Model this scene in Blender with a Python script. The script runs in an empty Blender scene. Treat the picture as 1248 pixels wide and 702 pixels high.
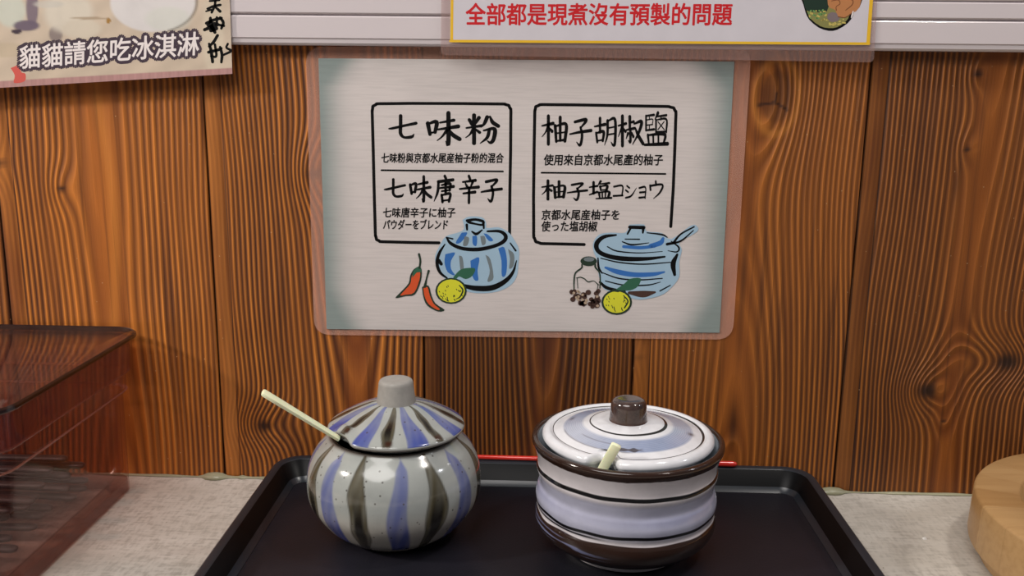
import bpy, bmesh, math, random
import numpy as np
from mathutils import Vector, Matrix
from mathutils.geometry import tessellate_polygon
S = bpy.context.scene
C = S.collection
rnd = random.Random(7)

# ---------------------------------------------------------------- camera, world, lamps, exposure
F, YAW, PITCH, ROLL = 1112.0352, 0.0285, -0.2094, -0.0122
CAM = Vector((0.0307, -0.6696, 0.3001))
RC = (Matrix.Rotation(YAW, 3, 'Z') @ Matrix.Rotation(PITCH, 3, 'X') @ Matrix.Rotation(ROLL, 3, 'Y'))
cd = bpy.data.cameras.new('camera'); co = bpy.data.objects.new('camera', cd); C.objects.link(co)
cd.sensor_width = 36; cd.lens = F / 1248 * 36; cd.clip_start = .01
co.matrix_world = Matrix.Translation(CAM) @ (RC @ Matrix.Rotation(math.pi / 2, 3, 'X')).to_4x4()
S.camera = co
w = bpy.data.worlds.new('world'); S.world = w; w.use_nodes = True
w.node_tree.nodes['Background'].inputs[0].default_value = (0.92, 0.93, 1.0, 1)
w.node_tree.nodes['Background'].inputs[1].default_value = 0.10
LAMPS = [('ceiling_lamp_left', (-1.60, -.68, 1.04), .17, 20, (1, .93, .85)),
         ('ceiling_lamp_middle', (.59, -.26, 1.10), .10, 3.0, (1, .94, .88)),
         ('ceiling_lamp_right', (1.55, -.30, 1.10), .12, 3.5, (.93, .95, 1)),
         ('ceiling_bounce_fill', (-.45, -1.15, 1.5), 1.2, 21, (1, .96, .93))]  # last entry: added fill, no visible source, stands for ceiling bounce
for n, l, s, e, c in LAMPS:
    d = bpy.data.lights.new(n, 'AREA'); d.shape = 'DISK'; d.size = s; d.energy = e; d.color = c
    o = bpy.data.objects.new(n, d); C.objects.link(o); o.location = l
    o.rotation_euler = (Vector((.0, -.04, .15)) - Vector(l)).to_track_quat('-Z', 'Y').to_euler()
S.view_settings.view_transform = 'Standard'; S.view_settings.look = 'None'
S.view_settings.gamma = 1; S.view_settings.use_curve_mapping = False
S.view_settings.exposure = 0.0
S.cycles.transparent_max_bounces = 24

def ray(x, y): return RC @ Vector(((x - 624) / F, 1, -(y - 351) / F))
def at(x, y, axis, v):
    "point of the photograph turned into the place it has on the plane coordinate[axis] = v"
    d = ray(x, y); return CAM + d * ((v - CAM[axis]) / d[axis])

# ---------------------------------------------------------------- helpers
def srgb(r, g, b):
    f = lambda c: c / 12.92 if c <= .04045 else ((c + .055) / 1.055) ** 2.4
    return (f(r / 255), f(g / 255), f(b / 255), 1)
def link(o, parent=None):
    C.objects.link(o)
    if parent is not None: o.parent = parent
    return o
def obj(name, verts, faces, m=None, parent=None, smooth=False):
    me = bpy.data.meshes.new(name)
    me.from_pydata([tuple(v) for v in verts], [], [tuple(f) for f in faces]); me.update()
    if smooth: me.polygons.foreach_set('use_smooth', [True] * len(me.polygons))
    o = bpy.data.objects.new(name, me)
    if m: me.materials.append(m)
    return link(o, parent)
def tag(o, label, cat, group=None):
    o['label'] = label; o['category'] = cat
    if group: o['group'] = group
    return o
def thing(name, label, cat, loc=(0, 0, 0), group=None):
    o = bpy.data.objects.new(name, None); o.empty_display_size = .02; link(o); o.location = loc
    return tag(o, label, cat, group)
def fix_normals(o):
    bm = bmesh.new(); bm.from_mesh(o.data); bmesh.ops.recalc_face_normals(bm, faces=bm.faces); bm.to_mesh(o.data); bm.free()
def bevel(o, wdt, seg=2):
    bm = bmesh.new(); bm.from_mesh(o.data)
    bmesh.ops.bevel(bm, geom=[e for e in bm.edges], offset=wdt, segments=seg, affect='EDGES', profile=.5)
    bm.to_mesh(o.data); bm.free()
def catmull(P, n=8):
    P = np.array(P, float); Q = np.vstack([2 * P[0] - P[1], P, 2 * P[-1] - P[-2]]); o = []
    for i in range(1, len(Q) - 2):
        a, b, c, d = Q[i - 1:i + 3]
        for t in np.linspace(0, 1, n, endpoint=False):
            o.append(.5 * (2 * b + (c - a) * t + (2 * a - 5 * b + 4 * c - d) * t * t + (3 * b - a - 3 * c + d) * t ** 3))
    o.append(P[-1]); return np.array(o)
def set_attr(me, name, arr, kind='FLOAT'):
    a = me.attributes.new(name, kind if kind != 'COLOR' else 'FLOAT_COLOR', 'POINT')
    if kind == 'COLOR': a.data.foreach_set('color', np.asarray(arr, np.float32).ravel())
    else: a.data.foreach_set('value', np.asarray(arr, np.float32).ravel())
def smooth01(x): x = np.clip(x, 0, 1); return x * x * (3 - 2 * x)

class NT:
    "tiny node-graph writer"
    def __init__(s, name, rough=.5, spec=.5, coat=0, coat_rough=.05):
        s.m = bpy.data.materials.new(name); s.m.use_nodes = True; s.t = s.m.node_tree; s.b = s.t.nodes['Principled BSDF']
        s.set('Roughness', rough); s.set('Specular IOR Level', spec); s.set('Coat Weight', coat); s.set('Coat Roughness', coat_rough)
    def set(s, k, v):
        i = s.b.inputs[k]
        if isinstance(v, bpy.types.NodeSocket): s.t.links.new(v, i)
        else: i.default_value = v
    def n(s, typ, ins=None, **kw):
        nd = s.t.nodes.new(typ)
        for k, v in kw.items(): setattr(nd, k, v)
        for k, v in (ins or {}).items():
            if isinstance(v, bpy.types.NodeSocket): s.t.links.new(v, nd.inputs[k])
            else: nd.inputs[k].default_value = v
        return nd
    def math(s, op, a, b=0.0, c=None, clamp=False):
        d = {0: a, 1: b}
        if c is not None: d[2] = c
        return s.n('ShaderNodeMath', d, operation=op, use_clamp=clamp).outputs[0]
    def attr(s, name, col=False): return s.n('ShaderNodeAttribute', attribute_name=name).outputs['Color' if col else 'Fac']
    def pos(s, scale=(1, 1, 1)):
        tc = s.n('ShaderNodeTexCoord').outputs['Object']
        return s.n('ShaderNodeMapping', {'Vector': tc, 'Scale': scale}).outputs[0]
    def noise(s, scale, detail=3, stretch=(1, 1, 1), rough=.55):
        return s.n('ShaderNodeTexNoise', {'Vector': s.pos(stretch), 'Scale': scale, 'Detail': detail, 'Roughness': rough}).outputs[0]
    def mix(s, f, a, b, blend='MIX'):
        nd = s.n('ShaderNodeMix', data_type='RGBA', blend_type=blend)
        for i, v in ((0, f), (6, a), (7, b)):
            if isinstance(v, bpy.types.NodeSocket): s.t.links.new(v, nd.inputs[i])
            else: nd.inputs[i].default_value = v
        return nd.outputs[2]
    def ramp(s, f, lo, hi): return s.n('ShaderNodeMapRange', {0: f, 1: lo, 2: hi, 3: 0., 4: 1.}, interpolation_type='SMOOTHSTEP').outputs[0]
    def bump(s, h, strength, dist): s.set('Normal', s.n('ShaderNodeBump', {'Height': h, 'Strength': strength, 'Distance': dist}).outputs[0])
def flat(name, rgb, rough=.6, spec=.4, coat=0, var=.12, scale=60):
    "plain procedural paint with a little tone variation"
    t = NT(name, rough, spec, coat); c = srgb(*rgb)
    f = t.noise(scale, 2); d = tuple(x * (1 - var) for x in c[:3]) + (1,)
    t.set('Base Color', t.mix(f, c, d)); return t.m

# ---------------------------------------------------------------- materials
def m_wood():
    t = NT('brushed_pine', .5, .4)
    ph = t.attr('ring'); st = t.attr('bead'); kn = t.attr('knot')
    wob = t.math('MULTIPLY', t.math('SUBTRACT', t.noise(40, 3, (1, 1, .07)), .5), .55)
    p = t.math('ADD', ph, wob)
    fr = t.math('FRACT', p)
    # slow rise, quick fall of each growth ring: a thin pale raised line, then darker soft wood worn back
    tri = t.math('SUBTRACT', 1, t.math('ABSOLUTE', t.math('SUBTRACT', t.math('MULTIPLY', fr, 2), 1)))
    line = t.math('POWER', tri, t.attr('sharp'))
    idn = t.n('ShaderNodeTexNoise', {'W': t.math('FLOOR', p), 'Scale': 3.7, 'Detail': 0}, noise_dimensions='1D').outputs[0]
    fib = t.noise(900, 3, (1, 1, .03)); big = t.noise(9, 3, (1, 1, .25)); med = t.noise(60, 4, (1, 1, .08))
    amp = t.math('ADD', .45, idn)
    line = t.math('MULTIPLY', line, amp, clamp=True)
    dark, lite, mid = srgb(64, 25, 7), srgb(244, 150, 62), srgb(168, 88, 32)
    c = t.mix(line, dark, lite)
    c = t.mix(t.math('MULTIPLY', t.ramp(t.attr('wide'), 0, 1), .62), c, mid)
    c = t.mix(t.math('MULTIPLY', t.ramp(med, .35, .75), .35), c, srgb(84, 36, 10), 'MIX')
    c = t.mix(t.math('MULTIPLY', t.ramp(big, .4, .7), .42), c, srgb(200, 116, 38), 'MIX')
    c = t.mix(t.math('MULTIPLY', t.ramp(t.noise(230, 3, (1, 1, .02)), .5, .72), .5), c, srgb(58, 24, 8))
    c = t.mix(t.math('MULTIPLY', fib, .3), c, srgb(60, 26, 8))
    sc = t.mix(t.ramp(med, .3, .7), srgb(184, 112, 46), srgb(120, 62, 20))
    c = t.mix(t.math('MULTIPLY', st, .72), c, sc)
    c = t.mix(t.math('MULTIPLY', kn, .95, clamp=True), c, srgb(42, 18, 10))
    c = t.mix(t.attr('pale'), c, srgb(232, 150, 62), 'MIX')
    spk = t.n('ShaderNodeTexVoronoi', {'Vector': t.pos(), 'Scale': 95.}, feature='F1').outputs[0]
    c = t.mix(t.math('LESS_THAN', spk, .035), c, srgb(196, 160, 120))
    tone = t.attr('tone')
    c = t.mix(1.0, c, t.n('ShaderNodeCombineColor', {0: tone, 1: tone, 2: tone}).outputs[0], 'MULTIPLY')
    t.set('Base Color', c)
    h = t.math('ADD', t.math('MULTIPLY', line, t.math('SUBTRACT', 1, st)), t.math('MULTIPLY', fib, .25))
    t.bump(h, .8, .0011); t.set('Roughness', t.n('ShaderNodeMapRange', {0: med, 3: .42, 4: .62}).outputs[0])
    return t.m
def m_counter():
    t = NT('speckled_laminate', .6, .3)
    weave = t.math('MULTIPLY', t.noise(420, 2, (.25, 1, 1)), t.noise(420, 2, (1, .25, 1)))
    big = t.noise(14, 4, (.6, 1.6, 1)); c = t.mix(t.ramp(big, .3, .75), srgb(204, 199, 190), srgb(184, 177, 166))
    c = t.mix(t.ramp(weave, .16, .42), c, srgb(172, 166, 156))
    sp = t.n('ShaderNodeTexVoronoi', {'Vector': t.pos(), 'Scale': 70.}, feature='F1').outputs[0]
    c = t.mix(t.math('LESS_THAN', sp, .03), c, srgb(110, 96, 80)); t.set('Base Color', c); t.bump(weave, .25, .0004); return t.m
def m_vcol(name, rough, coat=0, spec=.5, speck=None, nscale=90, namp=.12, bumpd=0, rough_attr=None):
    t = NT(name, rough, spec, coat)
    c = t.attr('tint', True); n = t.noise(nscale, 4)
    c = t.mix(t.math('MULTIPLY', t.ramp(n, .35, .8), namp), c, (.02, .02, .02, 1))
    if speck:
        v = t.n('ShaderNodeTexVoronoi', {'Vector': t.pos(), 'Scale': speck[0]}, feature='F1').outputs[0]
        c = t.mix(t.math('MULTIPLY', t.ramp(v, speck[1], speck[1] * .4), speck[2]), c, srgb(60, 50, 45))
    t.set('Base Color', c)
    if bumpd: t.bump(n, .3, bumpd)
    return t.m
def m_paper():
    t = NT('brushed_silver_paper', .55, .3, .35, .25)
    lin = t.noise(700, 3, (.05, 1, 1)); c = t.attr('tint', True)
    c = t.mix(t.math('MULTIPLY', t.ramp(lin, .35, .75), .13), c, (.12, .11, .11, 1)); t.set('Base Color', c); return t.m
def m_film(name, tint, haze, hazecol, gloss_rough=.12):
    "clear plastic: tinted transparency, a little diffuse haze and a surface gloss"
    m = bpy.data.materials.new(name); m.use_nodes = True; T = m.node_tree; T.nodes.clear(); N = T.nodes.new; L = T.links.new
    out = N('ShaderNodeOutputMaterial'); tr = N('ShaderNodeBsdfTransparent'); tr.inputs[0].default_value = tint
    df = N('ShaderNodeBsdfDiffuse'); df.inputs[0].default_value = hazecol
    nz = N('ShaderNodeTexNoise'); nz.inputs['Scale'].default_value = 30; tc = N('ShaderNodeTexCoord'); L(tc.outputs['Object'], nz.inputs[0])
    mr = N('ShaderNodeMapRange'); L(nz.outputs[0], mr.inputs[0]); mr.inputs[3].default_value = haze * .8; mr.inputs[4].default_value = haze * 1.2
    a = N('ShaderNodeMixShader'); L(mr.outputs[0], a.inputs[0]); L(tr.outputs[0], a.inputs[1]); L(df.outputs[0], a.inputs[2])
    gl = N('ShaderNodeBsdfGlossy'); gl.inputs['Roughness'].default_value = gloss_rough
    fr = N('ShaderNodeFresnel'); ge = N('ShaderNodeNewGeometry'); io = N('ShaderNodeMapRange')   # the same gloss on both faces of the sheet
    io.inputs[3].default_value = 1.42; io.inputs[4].default_value = 1 / 1.42; L(ge.outputs['Backfacing'], io.inputs[0]); L(io.outputs[0], fr.inputs[0])
    b = N('ShaderNodeMixShader'); L(fr.outputs[0], b.inputs[0]); L(a.outputs[0], b.inputs[1]); L(gl.outputs[0], b.inputs[2])
    L(b.outputs[0], out.inputs[0]); return m
def m_dish():
    t = NT('pale_bamboo', .42, .4, .15, .2)
    ang = t.attr('seg'); g = t.noise(120, 3, (1, 1, 1)); idn = t.n('ShaderNodeTexNoise', {'W': t.math('FLOOR', t.math('ADD', ang, t.math('MULTIPLY', g, .15))), 'Scale': 5.3, 'Detail': 0}, noise_dimensions='1D').outputs[0]
    grain = t.noise(240, 3, (.08, 1, 1)); c = t.mix(t.ramp(idn, .3, .7), srgb(164, 126, 80), srgb(182, 146, 100))
    c = t.mix(t.math('MULTIPLY', t.ramp(grain, .35, .8), .35), c, srgb(140, 100, 58))
    ed = t.math('LESS_THAN', t.math('FRACT', ang), .035); c = t.mix(t.math('MULTIPLY', ed, .12), c, srgb(110, 74, 40))
    t.set('Base Color', c); t.bump(grain, .15, .0003); return t.m
def m_dishfloor():
    t = NT('bamboo_strips', .45, .4, .15, .2)
    grain = t.noise(60, 4, (.12, 1, 1)); wv = t.n('ShaderNodeTexWave', {'Vector': t.pos((.1, 1, 1)), 'Scale': 18., 'Distortion': 3., 'Detail': 2.}, bands_direction='Y').outputs[0]
    c = t.mix(wv, srgb(214, 200, 158), srgb(190, 168, 118)); c = t.mix(t.math('MULTIPLY', grain, .4), c, srgb(170, 150, 96)); t.set('Base Color', c); return t.m

WOOD = m_wood(); COUNTER = m_counter()
INK = flat('black_ink', (12, 11, 12), .6, .12)
REDINK = flat('red_ink', (196, 26, 34), .5, .3)
WHITEINK = flat('white_ink', (232, 222, 220), .5, .3)
PURPLEINK = flat('dark_violet_ink', (66, 52, 64), .5, .3)
YELLOWINK = flat('yellow_ink', (226, 180, 44), .5, .3)
WHITEPAPER = flat('white_paper', (206, 200, 206), .4, .4, .3)
GLAZE = m_vcol('stoneware_glaze', .16, .3, .5, (170, .16, .75), 70, .14, .0002)
PORCELAIN = m_vcol('porcelain_glaze', .13, .3, .5, None, 110, .10, .0001)
PAPER = m_paper()
PHOTO = m_vcol('photo_print', .38, .25, .4, None, 45, .10)
FILM = m_film('laminate_film', (.98, .95, .94, 1), .19, srgb(252, 196, 172), .25)  # pinkish diffuse haze stands in for reflections on the film
FILM2 = m_film('laminate_film_clear', (.96, .94, .94, 1), .09, srgb(224, 186, 176), .2)
ACRYL = m_film('brown_acrylic', (.89, .80, .78, 1), .055, srgb(132, 82, 76), .05)
ACRYL_HIGHLIGHT = m_film('highlight_brown_acrylic', (.8, .7, .68, 1), .30, srgb(190, 128, 112), .2)
ACRYL_THICK = m_film('thick_brown_acrylic', (.78, .58, .50, 1), .10, srgb(140, 84, 66), .05)
ACRYL_BAND = m_film('hazy_brown_acrylic', (.90, .78, .76, 1), .16, srgb(140, 78, 72), .1)
ACRYL_EDGE = flat('dark_acrylic_edge', (34, 16, 14), .2, .6, .3)

# ---------------------------------------------------------------- wall of pine planks
PW, X0 = .1595, -.3742
PL = {  # per plank: pith offset from its left edge, depth of pith, ring spacing, knots (x, z, sx, sz, rise, dark radius), tone
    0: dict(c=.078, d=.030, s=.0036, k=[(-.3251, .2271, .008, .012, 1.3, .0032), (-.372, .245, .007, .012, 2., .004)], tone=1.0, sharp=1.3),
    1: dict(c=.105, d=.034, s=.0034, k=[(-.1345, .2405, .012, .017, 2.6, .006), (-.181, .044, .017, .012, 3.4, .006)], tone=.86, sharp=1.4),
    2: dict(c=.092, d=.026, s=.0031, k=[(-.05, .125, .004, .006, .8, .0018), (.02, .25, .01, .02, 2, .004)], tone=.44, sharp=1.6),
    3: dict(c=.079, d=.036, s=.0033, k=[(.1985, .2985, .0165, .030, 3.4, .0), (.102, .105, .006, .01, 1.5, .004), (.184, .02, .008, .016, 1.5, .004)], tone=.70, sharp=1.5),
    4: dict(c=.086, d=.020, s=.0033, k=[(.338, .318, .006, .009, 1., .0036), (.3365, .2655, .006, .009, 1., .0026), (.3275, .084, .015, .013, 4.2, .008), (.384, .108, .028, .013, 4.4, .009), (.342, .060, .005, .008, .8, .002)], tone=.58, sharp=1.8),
}
wall = obj('wall_back', [(-.9, .014, -.03), (1.0, .014, -.03), (1.0, .05, -.03), (-.9, .05, -.03), (-.9, .014, .62), (1.0, .014, .62), (1.0, .05, .62), (-.9, .05, .62)],
           [(0, 1, 5, 4), (1, 2, 6, 5), (2, 3, 7, 6), (3, 0, 4, 7), (4, 5, 6, 7), (3, 2, 1, 0)], flat('plaster_backing', (90, 70, 55)))
wall['kind'] = 'structure'
def plank(i):
    r = random.Random(i * 13 + 5); P = PL.get(i) or dict(c=r.uniform(.06, .1), d=r.uniform(.02, .035), s=.005, k=[(X0 + i * PW + .09, r.uniform(.1, .4), .012, .016, 2.5, .005)], tone=.9, sharp=1.1)
    xl = X0 + i * PW
    prof = [(.0000, .0024), (.0006, .0012), (.0016, .0008), (.0120, .0008), (.0128, .0014), (.0138, .0002)]
    prof += [(x, 0.) for x in np.linspace(.015, PW - .002, 150 if i == 3 else 96)] + [(PW - .0010, .0003), (PW - .0003, .0024)]
    xs = np.array([a for a, b in prof]); ys = np.array([b for a, b in prof]); zs = np.linspace(-.0, .60, 401 if i == 3 else 241)
    X, Z = np.meshgrid(xl + xs, zs); Y = np.tile(ys, (len(zs), 1))
    nx, nz = len(xs), len(zs)
    V = np.stack([X, Y, Z], -1).reshape(-1, 3)
    c = xl + P['c'] + .004 * np.sin(Z * 7 + i) + .0012 * np.sin(Z * 23 + 2 * i)
    d = P['d'] * (1 + .16 * np.sin(Z * 7.3 + i * 1.7) + .05 * np.sin(Z * 19 + i))
    u = X - c + .0004 * np.sin(Z * 40 + X * 60 + i)
    ph = np.sqrt(u * u + d * d) / P['s']
    wide = np.exp(-(u / .014) ** 2)
    kn = np.zeros_like(X); pale = np.zeros_like(X)
    for kx, kz, sx, sz, A, rad in P['k']:
        q = ((X - kx) / sx) ** 2 + ((Z - kz) / sz) ** 2
        sg = np.where(kx > c, -1, 1)     # rings bend round the knot
        ph = ph - A * np.exp(-q / 2.2) * 1.0 + 0 * sg
        if rad: kn = np.maximum(kn, np.exp(-(((X - kx) / rad) ** 2 + ((Z - kz) / (rad * .8)) ** 2) ** 1.5))
    if i == 3:   # the big knot high on the right: red-brown heart with a three-armed crack
        q = np.hypot((X - .1985) / .0125, (Z - .3005) / .021)
        kn = np.maximum(kn, .42 * smooth01((1 - q) * 4)); pale = .35 * np.exp(-((q - 1.25) / .16) ** 2)
        for a, b in (((.198, .2965), (.186, .2945)), ((.198, .2965), (.2065, .2915)), ((.198, .297), (.1985, .3035)), ((.198, .296), (.196, .2965))):
            ax, az = a; bx, bz = b; L2 = (bx - ax) ** 2 + (bz - az) ** 2
            t = np.clip(((X - ax) * (bx - ax) + (Z - az) * (bz - az)) / L2, 0, 1)
            kn = np.maximum(kn, np.exp(-(np.hypot(X - ax - t * (bx - ax), Z - az - t * (bz - az)) / .0014) ** 2))
        kn = np.maximum(kn, .6 * np.exp(-(((X - .1835) / .0022) ** 2 + ((Z - .165) / .06) ** 2)))
        kn = np.maximum(kn, .8 * np.exp(-(((X - .183) / .004) ** 2 + ((Z - .052) / .022) ** 2)))
    if i == 4:
        kn = np.maximum(kn, .55 * np.exp(-(((X - .332) / .002) ** 2 + ((Z - .243) / .016) ** 2)))
        kn = np.maximum(kn, .9 * np.exp(-(((X - .2575) / .0014) ** 2 + ((Z - .2765) / .007) ** 2)))
        kn = np.maximum(kn, .7 * np.exp(-(((X - .2585) / .0018) ** 2 + ((Z - .064) / .003) ** 2)))
    if i == 1:
        kn = np.maximum(kn, .95 * np.exp(-((np.hypot((X + .2175) / .0018, (Z - .2197) / .0026)) ** 4)))
        kn = np.maximum(kn, .65 * np.exp(-(((X + .1285 + (Z - .165) * .12) / .0012) ** 2 + ((Z - .165) / .035) ** 2)))
    if i == 0: pale = np.maximum(pale, .28 * np.exp(-(((X + .2915 + .0045 * np.sin(Z * 22)) / .0042) ** 2)))
    bead = np.tile(((xs > .0012) & (xs < .0126)).astype(float), (nz, 1))
    kn = np.maximum(kn, np.tile((ys > .0010).astype(float) * .85, (nz, 1)))
    f = [(a * nx + b, a * nx + b + 1, (a + 1) * nx + b + 1, (a + 1) * nx + b) for a in range(nz - 1) for b in range(nx - 1)]
    n0 = len(V); bk = [(xl, .013, 0), (xl + PW, .013, 0), (xl + PW, .013, .60), (xl, .013, .60)]
    f += [(n0 + 3, n0 + 2, n0 + 1, n0)]
    o = obj('plank', list(V) + bk, f, WOOD, wall, True)
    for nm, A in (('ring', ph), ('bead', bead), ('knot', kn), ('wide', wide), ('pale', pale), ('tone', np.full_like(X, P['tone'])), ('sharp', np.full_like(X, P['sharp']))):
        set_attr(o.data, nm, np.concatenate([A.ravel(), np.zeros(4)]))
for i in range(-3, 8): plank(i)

# ---------------------------------------------------------------- white rail along the wall
prof = [(0., .3325), (-.0085, .3325), (-.0098, .3340), (-.0100, .3368), (-.0108, .3374), (-.0108, .3515), (-.0102, .3524), (-.0088, .3526), (-.0088, .3533), (-.0104, .3537), (-.0112, .3545), (-.0112, .3640), (-.0104, .3648), (-.0092, .3650), (-.0092, .3656), (-.0106, .3660), (-.0112, .3668), (-.0112, .3960), (-.0100, .3975), (0., .3975)]
xs = np.linspace(-.85, .95, 7); V = [(x, y, z + .0012 * (x - .1)) for x in xs for y, z in prof]; n = len(prof)
f = [(a * n + b, a * n + (b + 1) % n, (a + 1) * n + (b + 1) % n, (a + 1) * n + b) for a in range(len(xs) - 1) for b in range(n)] + [tuple(range(n)), tuple(range((len(xs) - 1) * n + n - 1, (len(xs) - 1) * n - 1, -1))]
rail = obj('trim_1', V, f, flat('white_painted_metal', (206, 196, 198), .28, .5, .2, .06, 8)); rail['kind'] = 'structure'; fix_normals(rail)

# ---------------------------------------------------------------- countertop and sealant bead
ct = thing('countertop', 'pale grey-beige speckled countertop running along the foot of the pine wall', 'countertop', (0, 0, -.03))
o = obj('slab', [(-.9, -.75, 0), (1., -.75, 0), (1., -.0, 0), (-.9, -.0, 0), (-.9, -.75, .03), (1., -.75, .03), (1., -.0, .03), (-.9, -.0, .03)],
        [(3, 2, 1, 0), (4, 5, 6, 7), (0, 1, 5, 4), (1, 2, 6, 5), (2, 3, 7, 6), (3, 0, 4, 7)], COUNTER, ct); bevel(o, .0015)
xs = np.arange(-.88, .98, .004); V = []
for x in xs:
    g = .0017 + .0004 * math.sin(x * 61) + .0004 * math.sin(x * 143 + 1)
    for bx, am in ((-.2225, .0040), (.262, .0036), (-.1995, .0015)): g += am * math.exp(-((x - bx) / (.009 if am > .003 else .003)) ** 4)
    V += [(x, 0, .03), (x, -g * 1.25, .0302), (x, -g * .9, .03 + g * .45), (x, -g * .35, .03 + g * .8), (x, 0, .03 + g * .75)]
f = [(a * 5 + b, a * 5 + b + 1, a * 5 + b + 6, a * 5 + b + 5) for a in range(len(xs) - 1) for b in range(4)]
o = obj('trim_2', V, f, flat('old_sealant', (158, 156, 128), .35, .5, .3, .3, 30), None, True); fix_normals(o); o['kind'] = 'structure'; o.location = (0, 0, -.03)

# ---------------------------------------------------------------- lofting and turning
def rrect(x0, x1, y0, y1, r, n=8):
    P = []
    for cx, cy, a0 in ((x1 - r, y1 - r, 0), (x0 + r, y1 - r, 90), (x0 + r, y0 + r, 180), (x1 - r, y0 + r, 270)):
        for k in range(n + 1):
            a = math.radians(a0 + 90 * k / n); P.append((cx + r * math.cos(a), cy + r * math.sin(a)))
    return P
def loft(name, secs, m, parent, closed=False, smooth=True, n=8):
    "secs: (z, x0, x1, y0, y1, corner radius); first and last are capped unless closed"
    V, f = [], []; k = 4 * (n + 1)
    for z, x0, x1, y0, y1, r in secs: V += [(x, y, z) for x, y in rrect(x0, x1, y0, y1, r, n)]
    S_ = len(secs)
    for a in range(S_ if closed else S_ - 1):
        b = (a + 1) % S_; f += [(a * k + j, a * k + (j + 1) % k, b * k + (j + 1) % k, b * k + j) for j in range(k)]
    if not closed: f += [tuple(range(k))[::-1], tuple(range((S_ - 1) * k, S_ * k))]
    o = obj(name, V, f, m, parent, False); fix_normals(o)
    if smooth:
        for p in o.data.polygons: p.use_smooth = len(p.vertices) == 4
        o.data.set_sharp_from_angle(angle=math.radians(38))
    return o
def lathe(name, prof, m, parent, col=None, seg=256, mod=None, cap=True):
    "prof rows (r, z) from one end to the other; col(theta, t, r, z) -> rgb; mod(theta, t, r, z) -> (r, z)"
    P = np.array(prof, float); n = len(P); th = np.linspace(-math.pi, math.pi, seg, endpoint=False)
    ds = np.r_[0, np.cumsum(np.hypot(*np.diff(P, axis=0).T))]; t = ds / ds[-1]
    T, TH = np.meshgrid(t, th, indexing='ij'); R = np.tile(P[:, :1], (1, seg)); Z = np.tile(P[:, 1:2], (1, seg))
    Cc = col(TH, T, R.copy(), Z.copy()) if col else None
    if mod: R, Z = mod(TH, T, R, Z)
    V = np.stack([R * np.sin(TH), -R * np.cos(TH), Z], -1).reshape(-1, 3)    # theta 0 faces the camera side (-y)
    f = [(a * seg + j, a * seg + (j + 1) % seg, (a + 1) * seg + (j + 1) % seg, (a + 1) * seg + j) for a in range(n - 1) for j in range(seg)]
    if cap: f += [tuple(range(seg))[::-1], tuple(range((n - 1) * seg, n * seg))]
    o = obj(name, V, f, m, parent, True); fix_normals(o)
    if col is not None: set_attr(o.data, 'tint', np.concatenate([Cc.reshape(-1, 3), np.ones((n * seg, 1))], 1), 'COLOR')
    return o
def lerp(a, b, k): return a * (1 - k[..., None]) + np.array(b) * k[..., None]
def rgb(*c): return np.array(srgb(*c)[:3])
def wob(TH, T, seed, amp):
    r = np.random.RandomState(seed); o = 0
    for k in range(5): o = o + np.sin(TH * r.randint(1, 14) + T * r.uniform(5, 40) + r.uniform(0, 6)) * r.uniform(.3, 1)
    return amp * o / 2

# ---------------------------------------------------------------- tray
tray = thing('serving_tray', 'black rectangular plastic tray with raised rim under the two condiment jars', 'tray', (.0367, -.15, 0))
TX0, TX1, TY0, TY1 = -.2052, .2053, -.150, .1480     # relative
def ts(z, i, r): return (z, TX0 + i, TX1 - i, TY0 + i, TY1 - i, r)
TRAYM = NT('black_satin_plastic', .42, .4); nz = TRAYM.noise(700, 2)
TRAYM.set('Base Color', TRAYM.mix(TRAYM.ramp(TRAYM.noise(9, 4), .4, .75), srgb(24, 24, 31), srgb(35, 32, 40))); TRAYM.bump(nz, .35, .00025); TRAYM = TRAYM.m
RIMM = flat('black_rim_plastic', (9, 9, 11), .36, .14); RIM_HIGHLIGHT = flat('rim_edge_highlight', (34, 39, 46), .28, .6)  # lighter second colour paints the highlight on rim top and floor bevel
o = loft('rim', [ts(.0005, .016, .012), ts(.0, .0125, .014), ts(.003, .0115, .015), ts(.0165, .002, .02), ts(.0205, .0, .021), ts(.0215, .0012, .020), ts(.0215, .0045, .018), ts(.0205, .0062, .0165), ts(.0095, .0125, .0125), ts(.0070, .0150, .010), ts(.0060, .0162, .009), ts(.0030, .0162, .009)], RIMM, tray, closed=True); o.data.materials.append(RIM_HIGHLIGHT)
for p in o.data.polygons:
    if p.center.z > .0203 or (.0058 < p.center.z < .0085 and p.normal.z > .3): p.material_index = 1
o = loft('base', [ts(.0012, .0163, .0088), ts(.0058, .0163, .0088), ts(.0060, .0168, .0085)], TRAYM, tray)

# red stick on the back rim
def rod(name, P, R, m, parent=None, seg=14, flatz=1.0):
    "round or flattened bar along P with radii R"
    P = [Vector(p) for p in P]; V, f = [], []
    for i, p in enumerate(P):
        d = (P[min(i + 1, len(P) - 1)] - P[max(i - 1, 0)]).normalized(); s = d.cross(Vector((0, 0, 1))).normalized(); u = s.cross(d)
        for k in range(seg):
            a = 2 * math.pi * k / seg; V.append(p + s * math.cos(a) * R[i] + u * math.sin(a) * R[i] * flatz)
    for i in range(len(P) - 1): f += [(i * seg + k, i * seg + (k + 1) % seg, (i + 1) * seg + (k + 1) % seg, (i + 1) * seg + k) for k in range(seg)]
    f += [tuple(range(seg))[::-1], tuple(range((len(P) - 1) * seg, len(P) * seg))]
    o = obj(name, V, f, m, parent, True); fix_normals(o); return o
RED = flat('red_lacquer', (206, 48, 38), .22, .5, .4)
a, b = Vector((-.028, -.0032, .0236)), Vector((.1865, -.0066, .0240)); dv = (b - a)
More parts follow.
